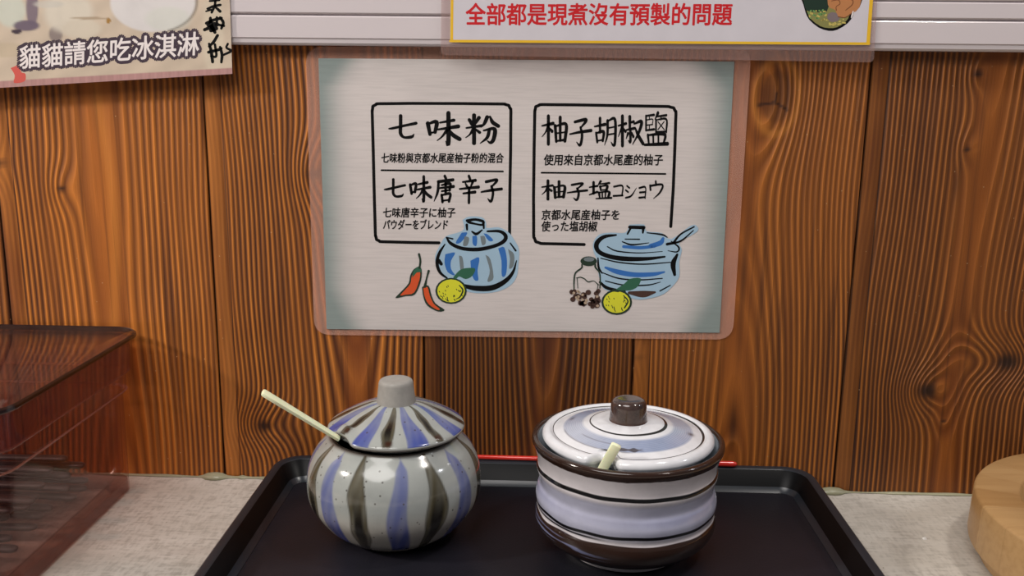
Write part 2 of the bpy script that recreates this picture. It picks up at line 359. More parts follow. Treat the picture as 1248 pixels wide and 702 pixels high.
red = rod('chopstick', [a, a + dv * .005, a + dv * .3, a + dv * .8, a + dv * .985, a + dv * .995, b], [.0010, .0017, .0019, .0021, .0023, .0018, .0008], RED)
tag(red, 'red lacquered stick lying along the back rim of the black tray behind the jars', 'chopstick')

# ---------------------------------------------------------------- left jar: round, striped
JL = Vector((-.0638, -.093, .0060))
jar = thing('condiment_jar', 'round pot-bellied stoneware jar with blue and olive vertical stripes and grey knob lid', 'jar', JL)
OL = np.radians([-57, -15, 35, 82, 126, 171, 216, 259]); BL = np.radians([-37.5, 12, 59, 104, 148, 193, 237, 281])
GREY = rgb(162, 165, 161)
def angd(a, b): return (a - b + math.pi) % (2 * math.pi) - math.pi
def stripes(TH, v, base, olive, blue, wo, wb, r):
    "v: 0 at the top of the stripe, 1 at its foot; widths are half-angles"
    c = base
    env = np.sin(np.clip(v, 0, 1) * math.pi * .86 + .12) ** .8
    rs = np.random.RandomState(r)
    for a in blue:
        lean = rs.uniform(-.05, .05); w_ = wb * rs.uniform(.85, 1.2)
        d = np.abs(angd(TH, a + lean * (v - .5) + .03 * np.sin(v * 7 + a * 5))); wd = w_ * (.62 + .45 * smooth01(v * 1.3)) * smooth01(v * 9)
        k = smooth01((wd - d) / .035 + .5) * (v < .965) * (.62 + .26 * smooth01((v - .45) * 2.2) + .14 * wob(TH * 5, v * .5, r, 1))
        c = lerp(c, rgb(54, 70, 150), np.clip(k, 0, .92))
    for a in olive:
        lean = rs.uniform(-.05, .05); w_ = wo * rs.uniform(.9, 1.15)
        d = np.abs(angd(TH, a + lean * (v - .5) + .03 * np.sin(v * 6 + a * 9) + wob(TH, v * .7, r + 3, .008))); wd = w_ * env * (1 + .12 * np.sin(v * 11 + a * 4))
        k = smooth01((wd - d) / .03 + .5); core = smooth01((wd * .55 - d) / .05 + .5) * np.exp(-((v - .62) / .28) ** 2)
        edge = np.exp(-((wd - d) / .022) ** 2)
        c = lerp(c, rgb(84, 76, 54), k * np.clip(.86 + .12 * wob(TH * 6, v * .5, r + 1, 1), 0, .97)); c = lerp(c, rgb(20, 15, 10), np.clip(k * (1.0 * core + .5 * edge), 0, 1))
    return c
def body_col(TH, T, R, Z):
    c = np.tile(GREY, TH.shape + (1,)); c = lerp(c, rgb(200, 186, 172), .55 * smooth01((.042 - Z) / .02))
    v = (.0705 - Z) / (.0705 - .004); out = (T < T_OUT)
    c2 = stripes(TH, v, c, OL, BL, .115, .110, 3)
    m = (out & (Z < .0708)).astype(float); c = c * (1 - m[..., None]) + c2 * m[..., None]
    c = lerp(c, rgb(60, 40, 26), .85 * np.exp(-((Z - .0712) / .0011) ** 2) + .75 * np.exp(-((Z - .0012) / .0014) ** 2))
    c = lerp(c, rgb(40, 28, 20), (~out).astype(float) * .9); return c
outer = catmull([(.031, 0), (.0338, .0016), (.0405, .0062), (.0475, .0125), (.0560, .025), (.0584, .037), (.0570, .050), (.0520, .061), (.0440, .0693), (.0425, .0708)], 16)
inner = catmull([(.0410, .0712), (.0395, .0700), (.0400, .060), (.052, .045), (.052, .030), (.030, .006), (.002, .005)], 6)
T_OUT = np.hypot(*np.diff(outer, axis=0).T).sum() / (np.hypot(*np.diff(np.vstack([outer, inner]), axis=0).T).sum()) + .004
lathe('body', np.vstack([outer, inner]), GLAZE, jar, body_col, 384)
LO = np.radians(np.arange(8) * 45 + 2); LB = np.radians(np.arange(8) * 45 + 24.5)
def lid_col(TH, T, R, Z):
    c = np.tile(GREY, TH.shape + (1,)); v = (R - .0135) / (.0445 - .0135)
    top = (T > T_LID).astype(float)
    c2 = stripes(TH, .12 + .8 * v, c, LO, LB, .095, .125, 8); c = c * (1 - top[..., None]) + c2 * top[..., None]
    for a in LO: c = lerp(c, rgb(58, 34, 22), top * np.exp(-(np.abs(angd(TH, a)) * .043 / .0026) ** 4 - (np.abs(R - .0425) / .0018) ** 4))
    c = lerp(c, rgb(80, 52, 36), .8 * np.exp(-((T - T_LID + .03) / .02) ** 2)); return c
def lid_mod(TH, T, R, Z):   # a cut-out in the lid's edge for the spoon
    k = np.exp(-(angd(TH, math.radians(-47)) / .24) ** 4) * smooth01((R - .034) / .008)
    return R - k * .003, Z + k * .0034
under = [(.003, .0690), (.036, .0690), (.0380, .0700), (.0385, .0730), (.0440, .0730), (.0452, .0740)]
top_ = catmull([(.0455, .0752), (.0446, .0766), (.0415, .0788), (.034, .0832), (.026, .0872), (.018, .0904), (.0125, .0916), (.003, .0918)], 10)
lp = np.vstack([under, top_]); T_LID = np.hypot(*np.diff(np.vstack([under, top_[:6]]), axis=0).T).sum() / np.hypot(*np.diff(lp, axis=0).T).sum()
lid = lathe('lid', lp, GLAZE, jar, lid_col, 320, lid_mod)
lid.location = (.0018, .0, .0014)
KN = flat('grey_unglazed_clay', (160, 156, 150), .55, .4, .1, .25, 260)
kn = lathe('knob', catmull([(.0132, .0900), (.0129, .0925), (.0122, .098), (.0116, .1030), (.0113, .1050), (.0104, .1065), (.0080, .1072), (.002, .1074)], 5), KN, lid, None, 48); kn['label'] = 'plain grey knob with flat top'

# ---------------------------------------------------------------- right jar: straight, banded
JR = Vector((.0912, -.105, .0060))
jar2 = thing('condiment_jar', 'wide cylindrical white porcelain jar with black rings, brown rim, brown foot band and brown knob', 'jar', JR)
WHT, LAV, BRN, BLK = rgb(210, 203, 206), rgb(166, 169, 194), rgb(46, 28, 20), rgb(10, 8, 9)
def b2_col(TH, T, R, Z):
    Zw = Z + wob(TH, 0, 5, .0003); c = np.tile(WHT, TH.shape + (1,))
    c = lerp(c, LAV, .75 * smooth01((Zw - .029) / .006) * smooth01((.0565 - Zw) / .004))
    c = lerp(c, rgb(110, 116, 160), .35 * np.exp(-((Zw - .043) / .0035) ** 2) * (.6 + .4 * np.sin(TH * 3)))
    def ln(z, w_, k, colr, sd, br=0.):
        dz = np.abs(Z - z - wob(TH, 0, sd, .00045)); return lerp(c, colr, k * smooth01((w_ - dz) / .0005 + .5) * np.clip(1 - br * (wob(TH, 0, sd + 7, 1) > .5), 0, 1))
    c = ln(.0582, .00125, .997, BLK, 1); c = ln(.0335, .00115, .997, BLK, 2)
    kk = smooth01((-TH - .2) * 3)[..., None]; c = c * (1 - kk) + ln(.0308 + 0 * Z, .0007, .97, BLK, 3) * kk
    k = smooth01((.0284 + wob(TH, 0, 9, .0006) - Z) / .0006) * smooth01((Z - .0072) / .0006); c = lerp(c, BRN, k * .997)
    ms = smooth01((wob(TH, Z * 60, 11, 1) - .3) * 3) * np.exp(-((Z - .021) / .005) ** 2) * smooth01((-TH - .15) * 2); c = lerp(c, rgb(150, 156, 196), .65 * ms * (TH > -1.9))
    c = lerp(c, BRN, smooth01((Z - .0708 + wob(TH, 0, 15, .0005) + wob(TH * 6, 0, 16, .0002)) / .0005) * .997 * (T < T2_IN))
    inn = (T >= T2_IN); c = lerp(c, rgb(205, 214, 222), inn.astype(float)); return c
o2 = catmull([(.0372, 0), (.0385, .0010), (.0400, .0045), (.0490, .0085), (.0555, .0140), (.0590, .0205), (.0592, .0255), (.0578, .0290), (.0586, .0330), (.0592, .0380), (.0580, .0430), (.0568, .0465), (.0578, .0520), (.0590, .0565), (.0583, .0600), (.0590, .0650), (.0606, .0700), (.0622, .0735), (.0625, .0752), (.0618, .0768), (.0600, .0774)], 14)
i2 = catmull([(.0592, .0772), (.0582, .0760), (.0578, .0740), (.0560, .0690), (.0535, .060), (.053, .030), (.050, .010), (.030, .006), (.002, .006)], 6)
al = np.vstack([o2, i2]); T2_IN = np.hypot(*np.diff(np.vstack([o2, i2[:8]]), axis=0).T).sum() / np.hypot(*np.diff(al, axis=0).T).sum()
lathe('body', al, PORCELAIN, jar2, b2_col, 320)
def l2_col(TH, T, R, Z):
    c = np.tile(rgb(226, 226, 230), TH.shape + (1,)); top = (T > .3)
    Rw = R + .00025 * np.sin(TH * 2 + 1) + .00012 * np.sin(TH * 5)
    k = smooth01((Rw - .0275) / .003) * smooth01((.0425 - Rw) / .002); c = lerp(c, rgb(128, 143, 176), top * k * (.72 + .18 * np.sin(TH * 2 + 1) + .1 * np.sin(R * 5200)))
    c = lerp(c, BLK, top * .995 * smooth01((.00060 * (1.15 + .5 * np.sin(TH + .6)) - np.abs(Rw - .0243)) / .0003 + .5))
    c = lerp(c, BLK, top * .995 * smooth01((.00050 * (1 + .55 * np.sin(TH - .2)) - np.abs(Rw - .0482 - .0004 * np.sin(2 * TH))) / .0003 + .5))
    d = angd(TH, math.radians(-23)); c = lerp(c, rgb(58, 46, 40), top * .85 * smooth01((.30 - np.abs(angd(TH, -.12))) * 8) * smooth01((.0011 * (1.3 + wob(TH * 4, 0, 4, .5)) - np.abs(R - .0388)) / .0006 + .5))
    c = lerp(c, rgb(90, 80, 80), top * .5 * smooth01((.8 - np.abs(angd(TH, -.75))) * 6) * np.exp(-((R - .0415) / .0006) ** 2))
    c = lerp(c, rgb(90, 80, 80), top * .5 * smooth01((.5 - np.abs(angd(TH, -.65))) * 6) * np.exp(-((R - .0345) / .0005) ** 2))
    c = lerp(c, rgb(70, 62, 60), top * .8 * np.exp(-(angd(TH, 1.35) / .07) ** 2 - ((R - .0405) / .0022) ** 2))
    c = lerp(c, rgb(70, 62, 60), top * .7 * np.exp(-(angd(TH, -1.95) / .09) ** 2 - ((R - .0385) / .0016) ** 2)); return c
def l2_mod(TH, T, R, Z):
    k = np.exp(-(angd(TH, math.radians(-21)) / .15) ** 4) * smooth01((R - .040) / .006)
    return R - k * .0095, Z
lp2 = np.vstack([[(.003, .0690), (.048, .0690), (.0500, .0705), (.0520, .0740)], catmull([(.0545, .0752), (.0556, .0770), (.0552, .0792), (.0535, .0808), (.0512, .0812), (.0492, .0806), (.0478, .0802), (.0440, .0812), (.034, .0838), (.025, .0862), (.0215, .0872), (.0160, .0880), (.0125, .0880), (.003, .0880)], 44)])
lid2 = lathe('lid', lp2, PORCELAIN, jar2, l2_col, 320, l2_mod)
KB = NT('brown_glaze', .16, .6, .6); KB.set('Base Color', KB.mix(KB.ramp(KB.noise(90, 3), .35, .7), srgb(52, 38, 36), srgb(82, 64, 58))); KB = KB.m
kn = lathe('knob', catmull([(.0130, .0870), (.0124, .0882), (.0121, .0900), (.0117, .0960), (.0113, .0995), (.0100, .1016), (.0070, .1026), (.002, .1027)], 6), KB, lid2, None, 56); kn['label'] = 'glossy dark brown knob'

# ---------------------------------------------------------------- spoons (pale plastic handles)
SP = NT('pale_yellow_plastic', .38, .5); SP.set('Base Color', SP.mix(SP.noise(40, 2), srgb(246, 246, 214), srgb(234, 238, 190))); SP.set('Subsurface Weight', .15); SP.set('Subsurface Scale', .003); SP = SP.m
def spoon(label, base, tip, width, thick, up, bowl_at=None):
    base, tip = Vector(base), Vector(tip); d = (tip - base).normalized(); s = d.cross(Vector(up)).normalized(); u = s.cross(d)
    root = thing('spoon', label, 'spoon', base)
    secs = [(0, .8), (.3, .9), (.8, 1), (.985, 1.), (1., .8)]; V, f = [], []; L = (tip - base).length; seg = 12
    for t, k in secs:
        for j in range(seg):
            a = 2 * math.pi * j / seg; ca, sa = math.cos(a), math.sin(a)
            ex = math.copysign(abs(ca) ** .45, ca); ey = math.copysign(abs(sa) ** .45, sa)
            V.append(d * (L * t) + s * ex * width / 2 * k + u * ey * thick / 2 * k)
    for i in range(len(secs) - 1): f += [(i * seg + k, i * seg + (k + 1) % seg, (i + 1) * seg + (k + 1) % seg, (i + 1) * seg + k) for k in range(seg)]
    f += [tuple(range(seg))[::-1], tuple(range((len(secs) - 1) * seg, len(secs) * seg))]
    o = obj('handle', V, f, SP, root, True); fix_normals(o); o.data.set_sharp_from_angle(angle=math.radians(50))
    if not bowl_at: return root
    # bowl of the spoon inside the jar
    V, f = [], []; n, mth = 16, 5
    for i in range(mth + 1):
        q = i / mth
        for j in range(n):
            a = 2 * math.pi * j / n
            V.append(-d * (.007 - .009 * q * math.cos(a)) + s * .006 * q * math.sin(a) - u * .003 * (1 - q * q))
    for i in range(mth): f += [(i * n + j, i * n + (j + 1) % n, (i + 1) * n + (j + 1) % n, (i + 1) * n + j) for j in range(n)]
    o = obj('bowl', V, f, SP, root, True); md = o.modifiers.new('thick', 'SOLIDIFY'); md.thickness = .001
    return root
e1 = at(404, 529, 1, -.1230); t1 = at(320, 478, 1, -.1400)
d1 = (t1 - e1).normalized()
spoon('pale yellow spoon handle sticking out left from under the striped jar lid', e1 - d1 * .006, t1, .0052, .0030, (0, -.35, 1))
b2, t2 = at(736, 569, 1, -.1520), at(751.5, 542, 1, -.1575)
d2 = (t2 - b2).normalized()
spoon('short pale yellow spoon handle poking up through the lid notch of the banded jar', b2 - d2 * .022, t2, .0064, .0030, (0, -1, .2), True)

# ---------------------------------------------------------------- brown see-through box with cutlery
box = thing('storage_box', 'see-through brown acrylic storage box with flat lid at the left edge', 'box', (-.27, -.01, 0))
ox, oy = -.27, -.01
def bs(z, x1, yb, yf, r): return (z, -.60 - ox, x1 - ox, yf - oy, yb - oy, r)
outer = [bs(.0, -.2795, -.022, -.185, .010), bs(.0015, -.2775, -.020, -.187, .012), bs(.0790, -.2765, -.0175, -.190, .016), bs(.0815, -.2742, -.0150, -.193, .018), bs(.0935, -.2738, -.0145, -.1935, .018), bs(.0960, -.2708, -.0105, -.197, .020), bs(.1195, -.2700, -.0100, -.198, .020)]
innr = [bs(.1195, -.2722, -.0122, -.1958, .018), bs(.0965, -.2730, -.0130, -.1950, .018), bs(.0940, -.2760, -.0165, -.1915, .016), bs(.0815, -.2765, -.0170, -.1910, .016), bs(.0790, -.2788, -.0200, -.1880, .014), bs(.018, -.2800, -.0220, -.1860, .012), bs(.007, -.2900, -.0300, -.1780, .010)]
loft('body', outer + innr, ACRYL, box, False)
loft('foot_rim', [bs(.0006, -.2797, -.0222, -.1848, .010), bs(.0020, -.2781, -.0206, -.1864, .012), bs(.0100, -.2783, -.0208, -.1862, .012), bs(.0085, -.2895, -.0296, -.1784, .010), bs(.0010, -.2895, -.0296, -.1784, .010)], ACRYL_THICK, box, closed=True)
loft('collar', [bs(.0962, -.2710, -.0107, -.1968, .020), bs(.1193, -.2702, -.0102, -.1978, .020), bs(.1193, -.2712, -.0112, -.1968, .019), bs(.0964, -.2720, -.0117, -.1958, .019)], ACRYL_BAND, box, closed=True)
for z_, i_ in ((.0945, 0.), (.0802, .0018)):  # added rings whose paler haze paints highlights along flange and step
    loft('painted_edge_highlight', [bs(z_, -.2722 - i_, -.0128 - i_, -.1952 + i_, .020), bs(z_ + .0014, -.2712 - i_, -.0118 - i_, -.1962 + i_, .020), bs(z_ + .0014, -.2728 - i_, -.0134 - i_, -.1946 + i_, .019), bs(z_, -.2732 - i_, -.0138 - i_, -.1942 + i_, .019)], ACRYL_HIGHLIGHT, box, closed=True)
l_ = loft('lid', [bs(.1198, -.2672, -.0065, -.2010, .022), bs(.1228, -.2668, -.0060, -.2015, .0222), bs(.1232, -.2674, -.0066, -.2009, .0216)], ACRYL, box)
loft('lid_edge', [bs(.1196, -.2672, -.0064, -.2012, .0222), bs(.1208, -.2660, -.0052, -.2024, .0230), bs(.1226, -.2660, -.0052, -.2024, .0230), bs(.1236, -.2672, -.0064, -.2012, .0222), bs(.1228, -.2682, -.0074, -.2002, .0212), bs(.1200, -.2682, -.0074, -.2002, .0212)], ACRYL_EDGE, l_, closed=True)['label'] = 'dark rounded edge of the lid'
DK = NT('dark_grey_plastic', .35, .5); DK.set('Base Color', DK.mix(DK.noise(50, 2), srgb(36, 30, 32), srgb(70, 62, 62))); DK = DK.m
def cutlery():
    r = thing('spoon', '', 'spoon', (0, 0, 0), 'dark spoons in the brown box')
    rod('handle', [(0, 0, 0), (-.001, 0, 0), (-.004, 0, 0), (-.05, 0, .0004), (-.12, 0, .001)], [.0014, .0030, .0040, .0032, .0020], DK, r, 10, .62)
    V, f = [], []; n, mth = 14, 4
    for i in range(mth + 1):
        q = i / mth
        for j in range(n):
            a = 2 * math.pi * j / n; V.append((-.138 + .020 * q * math.cos(a), .012 * q * math.sin(a), -.0015 + .003 * q * q))
    for i in range(mth): f += [(i * n + j, i * n + (j + 1) % n, (i + 1) * n + (j + 1) % n, (i + 1) * n + j) for j in range(n)]
    o = obj('bowl', V, f, DK, r, True); md = o.modifiers.new('thick', 'SOLIDIFY'); md.thickness = .001
    return r
proto = cutlery(); first = True
slots = []
for lay, (cnt, y0, dy, xe) in enumerate([(9, -.036, -.0155, -.298), (8, -.034, -.0165, -.302), (6, -.045, -.019, -.300), (4, -.05, -.024, -.297)]):
    for k in range(cnt): slots.append((xe - rnd.uniform(0, .022), y0 + dy * k + rnd.uniform(-.002, .002), .0115 + lay * .0078, rnd.uniform(-.05, .05)))
for x, y, z, a in slots:
    if first: r = proto; first = False
    else:
        r = proto.copy(); C.objects.link(r)
        for ch in list(proto.children): c_ = ch.copy(); C.objects.link(c_); c_.parent = r
    r.location = (x, y, z); r.rotation_euler = (0, 0, a); r['label'] = 'dark grey spoon heaped with others inside the see-through brown box'

# ---------------------------------------------------------------- round wooden dish, right
dish = thing('round_dish', 'round pale bamboo dish with thick straight wall at the right edge', 'dish', (.437, -.1285, 0))
pr = [(.080, .0002), (.109, .0002), (.1110, .0015), (.1125, .0085), (.1155, .0105), (.1178, .0120), (.1182, .0140), (.1172, .0420), (.1166, .0432), (.1155, .0438), (.0905, .0438), (.0895, .0434), (.0888, .0425), (.0850, .0270), (.0835, .0240), (.0820, .0236), (.080, .0236)]
wallo = lathe('wall', pr + [], m_dish(), dish, None, 192, None, False)
th = np.tile(np.linspace(0, 26, 192, endpoint=False), len(pr)); set_attr(wallo.data, 'seg', th); wallo.data.set_sharp_from_angle(angle=math.radians(35))
lathe('floor', [(.001, .0010), (.0805, .0010), (.0815, .0020), (.0823, .0220), (.0815, .0235), (.060, .0238), (.001, .0238)], m_dishfloor(), dish, None, 96).data.set_sharp_from_angle(angle=math.radians(35))

cr = obj('crumb', [(0, 0, 0), (.0016, .0004, 0), (.0012, .0018, 0), (-.0004, .0014, .0002), (.0003, .0004, .0012), (.0011, .0012, .001)], [(0, 1, 4), (1, 5, 4), (1, 2, 5), (2, 3, 5), (3, 4, 5), (3, 0, 4), (0, 3, 2, 1)], flat('white_crumb', (236, 234, 230)))
cr.location = tuple(at(1126, 658, 2, .0001)); cr.scale = (1.6, 1.6, 1.6); tag(cr, 'tiny white crumb on the countertop between the tray and the bamboo dish', 'crumb')

# ---------------------------------------------------------------- flat print: sheets, strokes, polygons, type
class Sheet:
    "a sheet hanging parallel to the wall; print is laid on its face in layers a few thousandths of a millimetre apart"
    def __init__(s, root, y): s.root = root; s.y = y; s.lay = 0
    def P(s, x, y): p = at(x, y, 1, s.y - .000004 * s.lay); return (p.x, p.y, p.z)
    def poly(s, pts, m, name, smooth=0, parent=None):
        s.lay += 1
        if smooth: pts = catmull(list(pts) + [pts[0]], smooth)[:-1]
        V = [s.P(*p) for p in pts]
        return obj(name, V, tessellate_polygon([[Vector((p[0], p[1], 0)) for p in pts]]), m, parent or s.root)
    def ribbons(s, strokes, m, name, parent=None, tf=None):
        "strokes: lists of (x, y, half width); drawn as brush ribbons in ONE printed element"
        s.lay += 1; V, f = [], []
        for st in strokes:
            Q = catmull(st, 6) if len(st) > 1 else np.array(st)
            n0 = len(V); m_ = len(Q)
            for i, (x, y, h) in enumerate(Q):
                d = Q[min(i + 1, m_ - 1)][:2] - Q[max(i - 1, 0)][:2]; L = np.hypot(*d) or 1; nx, ny = -d[1] / L, d[0] / L
                for sg in (-1, 1):
                    p = (x + sg * nx * h, y + sg * ny * h); V.append(s.P(*(tf(*p) if tf else p)))
            f += [(n0 + 2 * i, n0 + 2 * i + 1, n0 + 2 * i + 3, n0 + 2 * i + 2) for i in range(m_ - 1)]
            for i, e in ((0, -1), (m_ - 1, 1)):      # rounded ends
                x, y, h = Q[i]; d = (Q[i] - Q[i - e])[:2]; L = np.hypot(*d) or 1; a0 = math.atan2(d[1] / L, d[0] / L); k0 = len(V)
                for k in range(7):
                    a = a0 - math.pi / 2 + math.pi * k / 6; p = (x + h * math.cos(a), y + h * math.sin(a)); V.append(s.P(*(tf(*p) if tf else p)))
                f.append(tuple(range(k0, k0 + 7)))
        return obj(name, V, f, m, parent or s.root)
    def type(s, txt, x0, x1, y0, y1, m, name='lettering', bold=0., shear=0., rot=0., parent=None, nd=8):
        "set a line of type so that its ink fills the given box of the photograph"
        s.lay += 1
        cu = bpy.data.curves.new(name, 'FONT'); cu.body = txt; cu.shear = shear; cu.resolution_u = 3
        tmp = bpy.data.objects.new('tmp', cu); C.objects.link(tmp)
        dg = bpy.context.evaluated_depsgraph_get(); me = bpy.data.meshes.new_from_object(tmp.evaluated_get(dg)); bpy.data.objects.remove(tmp)
        n = len(me.vertices); co_ = np.empty(n * 3, np.float32); me.vertices.foreach_get('co', co_); co_ = co_.reshape(-1, 3)
        lo, hi = co_[:, :2].min(0), co_[:, :2].max(0); uv = (co_[:, :2] - lo) / (hi - lo)
        tl, tr, bl = (Vector(s.P(*p)) for p in ((x0, y0 + rot * 0), (x1, y0 + rot), (x0, y1)))
        out = [bl + (tl - bl) * float(v) + (tr - tl) * float(u) for u, v in uv]
        fc = [tuple(p.vertices) for p in me.polygons]; bpy.data.meshes.remove(me)
        offs = [(0, 0)] + [(bold * .0006 * math.cos(2 * math.pi * k / nd), bold * .0006 * math.sin(2 * math.pi * k / nd)) for k in range(nd)] if bold else [(0, 0)]
        V, f = [], []
        for k, (dx, dz) in enumerate(offs):     # the same ink laid down again a hair to each side: a heavier weight
            n0 = len(V); V += [(p.x + dx, p.y - 2e-7 * k, p.z + dz) for p in out]; f += [tuple(n0 + a for a in g) for g in fc]
        return obj(name, V, f, m, parent or s.root)

W = 6.2
def hz(*p): return [(x, y, w) for x, y, w in p]
GLY = {  # brush strokes on a 100 x 100 cell (x, y, half width)
 '七': [[(6, 54, 3), (20, 52, 4), (60, 42, 4), (94, 34, 5)], [(44, 6, 5), (44, 40, 5), (44, 72, 5), (56, 86, 4), (80, 84, 5), (88, 74, 2)]],
 '味': [[(10, 34, 5), (16, 66, 4)], [(10, 36, 3), (34, 30, 5), (30, 60, 4)], [(17, 62, 3), (32, 59, 3)], [(44, 32, 3), (82, 25, 4)], [(38, 52, 3), (94, 43, 5)], [(67, 4, 6), (67, 92, 6), (60, 86, 2)], [(64, 52, 4), (50, 72, 3), (36, 84, 2)], [(68, 52, 3), (80, 68, 5), (98, 80, 6)]],
 '粉': [[(14, 20, 4), (22, 34, 5)], [(42, 14, 5), (33, 32, 3)], [(6, 46, 3), (50, 39, 4)], [(28, 6, 5), (28, 94, 5)], [(26, 48, 4), (16, 66, 3), (4, 76, 2)], [(30, 48, 3), (44, 60, 4)], [(66, 12, 6), (58, 32, 4), (48, 44, 2)], [(74, 10, 3), (82, 28, 5), (98, 40, 5)], [(56, 54, 3), (87, 49, 5), (85, 80, 5), (76, 92, 4), (66, 86, 2)], [(72, 54, 4), (66, 76, 4), (46, 94, 2)]],
 '唐': [[(52, 2, 5), (58, 12, 5)], [(22, 22, 4), (90, 15, 4)], [(24, 22, 5), (20, 58, 4), (4, 92, 2)], [(38, 34, 3), (76, 29, 4), (74, 52, 4)], [(28, 45, 3), (92, 39, 4)], [(38, 56, 3), (74, 52, 3)], [(56, 22, 4), (56, 66, 4)], [(38, 70, 4), (42, 94, 4)], [(38, 70, 3), (76, 65, 4), (71, 92, 4)], [(42, 90, 3), (72, 87, 3)]],
 '辛': [[(50, 2, 5), (55, 13, 4)], [(22, 23, 3), (80, 17, 4)], [(34, 28, 3), (42, 40, 4)], [(67, 23, 4), (58, 40, 3)], [(8, 48, 3), (94, 41, 4)], [(24, 64, 3), (78, 59, 4)], [(51, 44, 5), (50, 97, 4)]],
 '子': [[(24, 18, 4), (70, 10, 5), (74, 16, 5), (50, 38, 3)], [(50, 36, 4), (57, 60, 5), (52, 88, 5), (44, 94, 4), (32, 84, 2)], [(2, 58, 3), (50, 51, 4), (98, 46, 5)]],
 '柚': [[(2, 36, 3), (44, 28, 5)], [(26, 4, 5), (26, 96, 5)], [(25, 36, 4), (16, 56, 3), (2, 72, 2)], [(28, 42, 3), (40, 54, 5)], [(52, 36, 5), (56, 88, 4)], [(52, 38, 3), (93, 31, 5), (89, 86, 5)], [(54, 61, 3), (90, 57, 3)], [(56, 86, 3), (90, 82, 4)], [(71, 8, 5), (71, 84, 4)]],
 '胡': [[(2, 33, 3), (48, 26, 5)], [(26, 6, 5), (26, 52, 4)], [(9, 54, 4), (14, 84, 4)], [(9, 55, 3), (41, 50, 5), (38, 80, 4)], [(14, 80, 3), (40, 77, 3)], [(59, 14, 5), (58, 60, 4), (46, 94, 2)], [(59, 15, 3), (91, 10, 5), (91, 84, 5), (83, 94, 4), (74, 84, 2)], [(60, 38, 3), (89, 34, 3)], [(59, 60, 3), (89, 56, 3)]],
 '椒': [[(2, 34, 3), (32, 27, 4)], [(18, 4, 5), (18, 96, 5)], [(17, 36, 4), (2, 68, 2)], [(19, 40, 3), (30, 52, 4)], [(47, 6, 5), (47, 44, 4)], [(47, 25, 3), (62, 21, 4)], [(34, 47, 3), (64, 42, 4)], [(49, 46, 4), (49, 84, 4), (41, 80, 2)], [(40, 58, 4), (33, 74, 2)], [(55, 56, 3), (61, 68, 4)], [(64, 28, 3), (93, 21, 5), (82, 56, 4), (58, 92, 2)], [(68, 40, 3), (80, 64, 5), (99, 90, 6)]],
 '鹽': [[(8, 10, 3), (8, 52, 3)], [(8, 10, 2.5), (42, 7, 3)], [(10, 22, 2), (36, 20, 2), (34, 36, 2)], [(10, 37, 2), (36, 35, 2)], [(22, 9, 2), (22, 21, 2)], [(22, 36, 2), (22, 51, 2)], [(8, 52, 2.5), (42, 49, 3)], [(58, 2, 4), (46, 20, 2)], [(52, 12, 2.5), (94, 8, 3)], [(50, 22, 3), (50, 58, 3)], [(50, 22, 2), (93, 20, 3), (93, 57, 3)], [(50, 56, 2), (93, 55, 2.5)], [(58, 27, 2), (85, 50, 2)], [(84, 27, 2), (58, 50, 2)], [(71, 13, 2.5), (71, 22, 2)], [(16, 66, 3.5), (20, 92, 3)], [(16, 66, 2.5), (85, 63, 4), (82, 91, 3)], [(38, 66, 3), (39, 91, 3)], [(60, 64, 3), (60, 91, 3)], [(2, 94, 3), (99, 91, 4)]],
 '塩': [[(2, 34, 3), (36, 28, 4)], [(20, 8, 5), (20, 66, 4)], [(2, 72, 3), (36, 58, 4)], [(52, 4, 5), (38, 28, 2)], [(48, 18, 3), (90, 13, 4)], [(50, 30, 4), (53, 51, 3)], [(50, 30, 3), (81, 26, 4), (78, 49, 4)], [(53, 49, 3), (78, 46, 3)], [(44, 61, 4), (48, 88, 3)], [(44, 61, 3), (89, 57, 4), (86, 87, 4)], [(59, 60, 3), (60, 87, 3)], [(74, 59, 3), (73, 87, 3)], [(32, 92, 3), (99, 88, 5)]],
 'コ': [[(14, 26, 5), (84, 22, 6), (80, 78, 5)], [(10, 80, 4), (86, 77, 5)]],
 'シ': [[(20, 18, 5), (38, 30, 6)], [(10, 44, 5), (28, 55, 6)], [(10, 90, 6), (52, 78, 5), (92, 30, 2)]],
 'ョ': [[(16, 34, 4), (80, 30, 6), (77, 92, 6)], [(22, 60, 4), (76, 57, 4)], [(14, 90, 4), (78, 87, 5)]],
 'ウ': [[(48, 4, 6), (50, 22, 5)], [(12, 26, 5), (15, 50, 5)], [(12, 28, 4), (90, 22, 6), (76, 62, 5), (34, 96, 2)]],
}
def brush(sheet, ch, x0, x1, y0, y1, k=1.0, m=INK, parent=None):
    sx, sy = (x1 - x0) / 100, (y1 - y0) / 100
    st = [[(x, y, min(h * h / 4.4 * k + .4, 6.0)) for x, y, h in s] for s in GLY[ch]]
    return sheet.ribbons(st, m, 'lettering', parent, lambda x, y: (x0 + x * sx, y0 + y * sy))
def line(x0, y0, x1, y1, h): return [(x0, y0, h), ((x0 + x1) / 2, (y0 + y1) / 2, h), (x1, y1, h)]

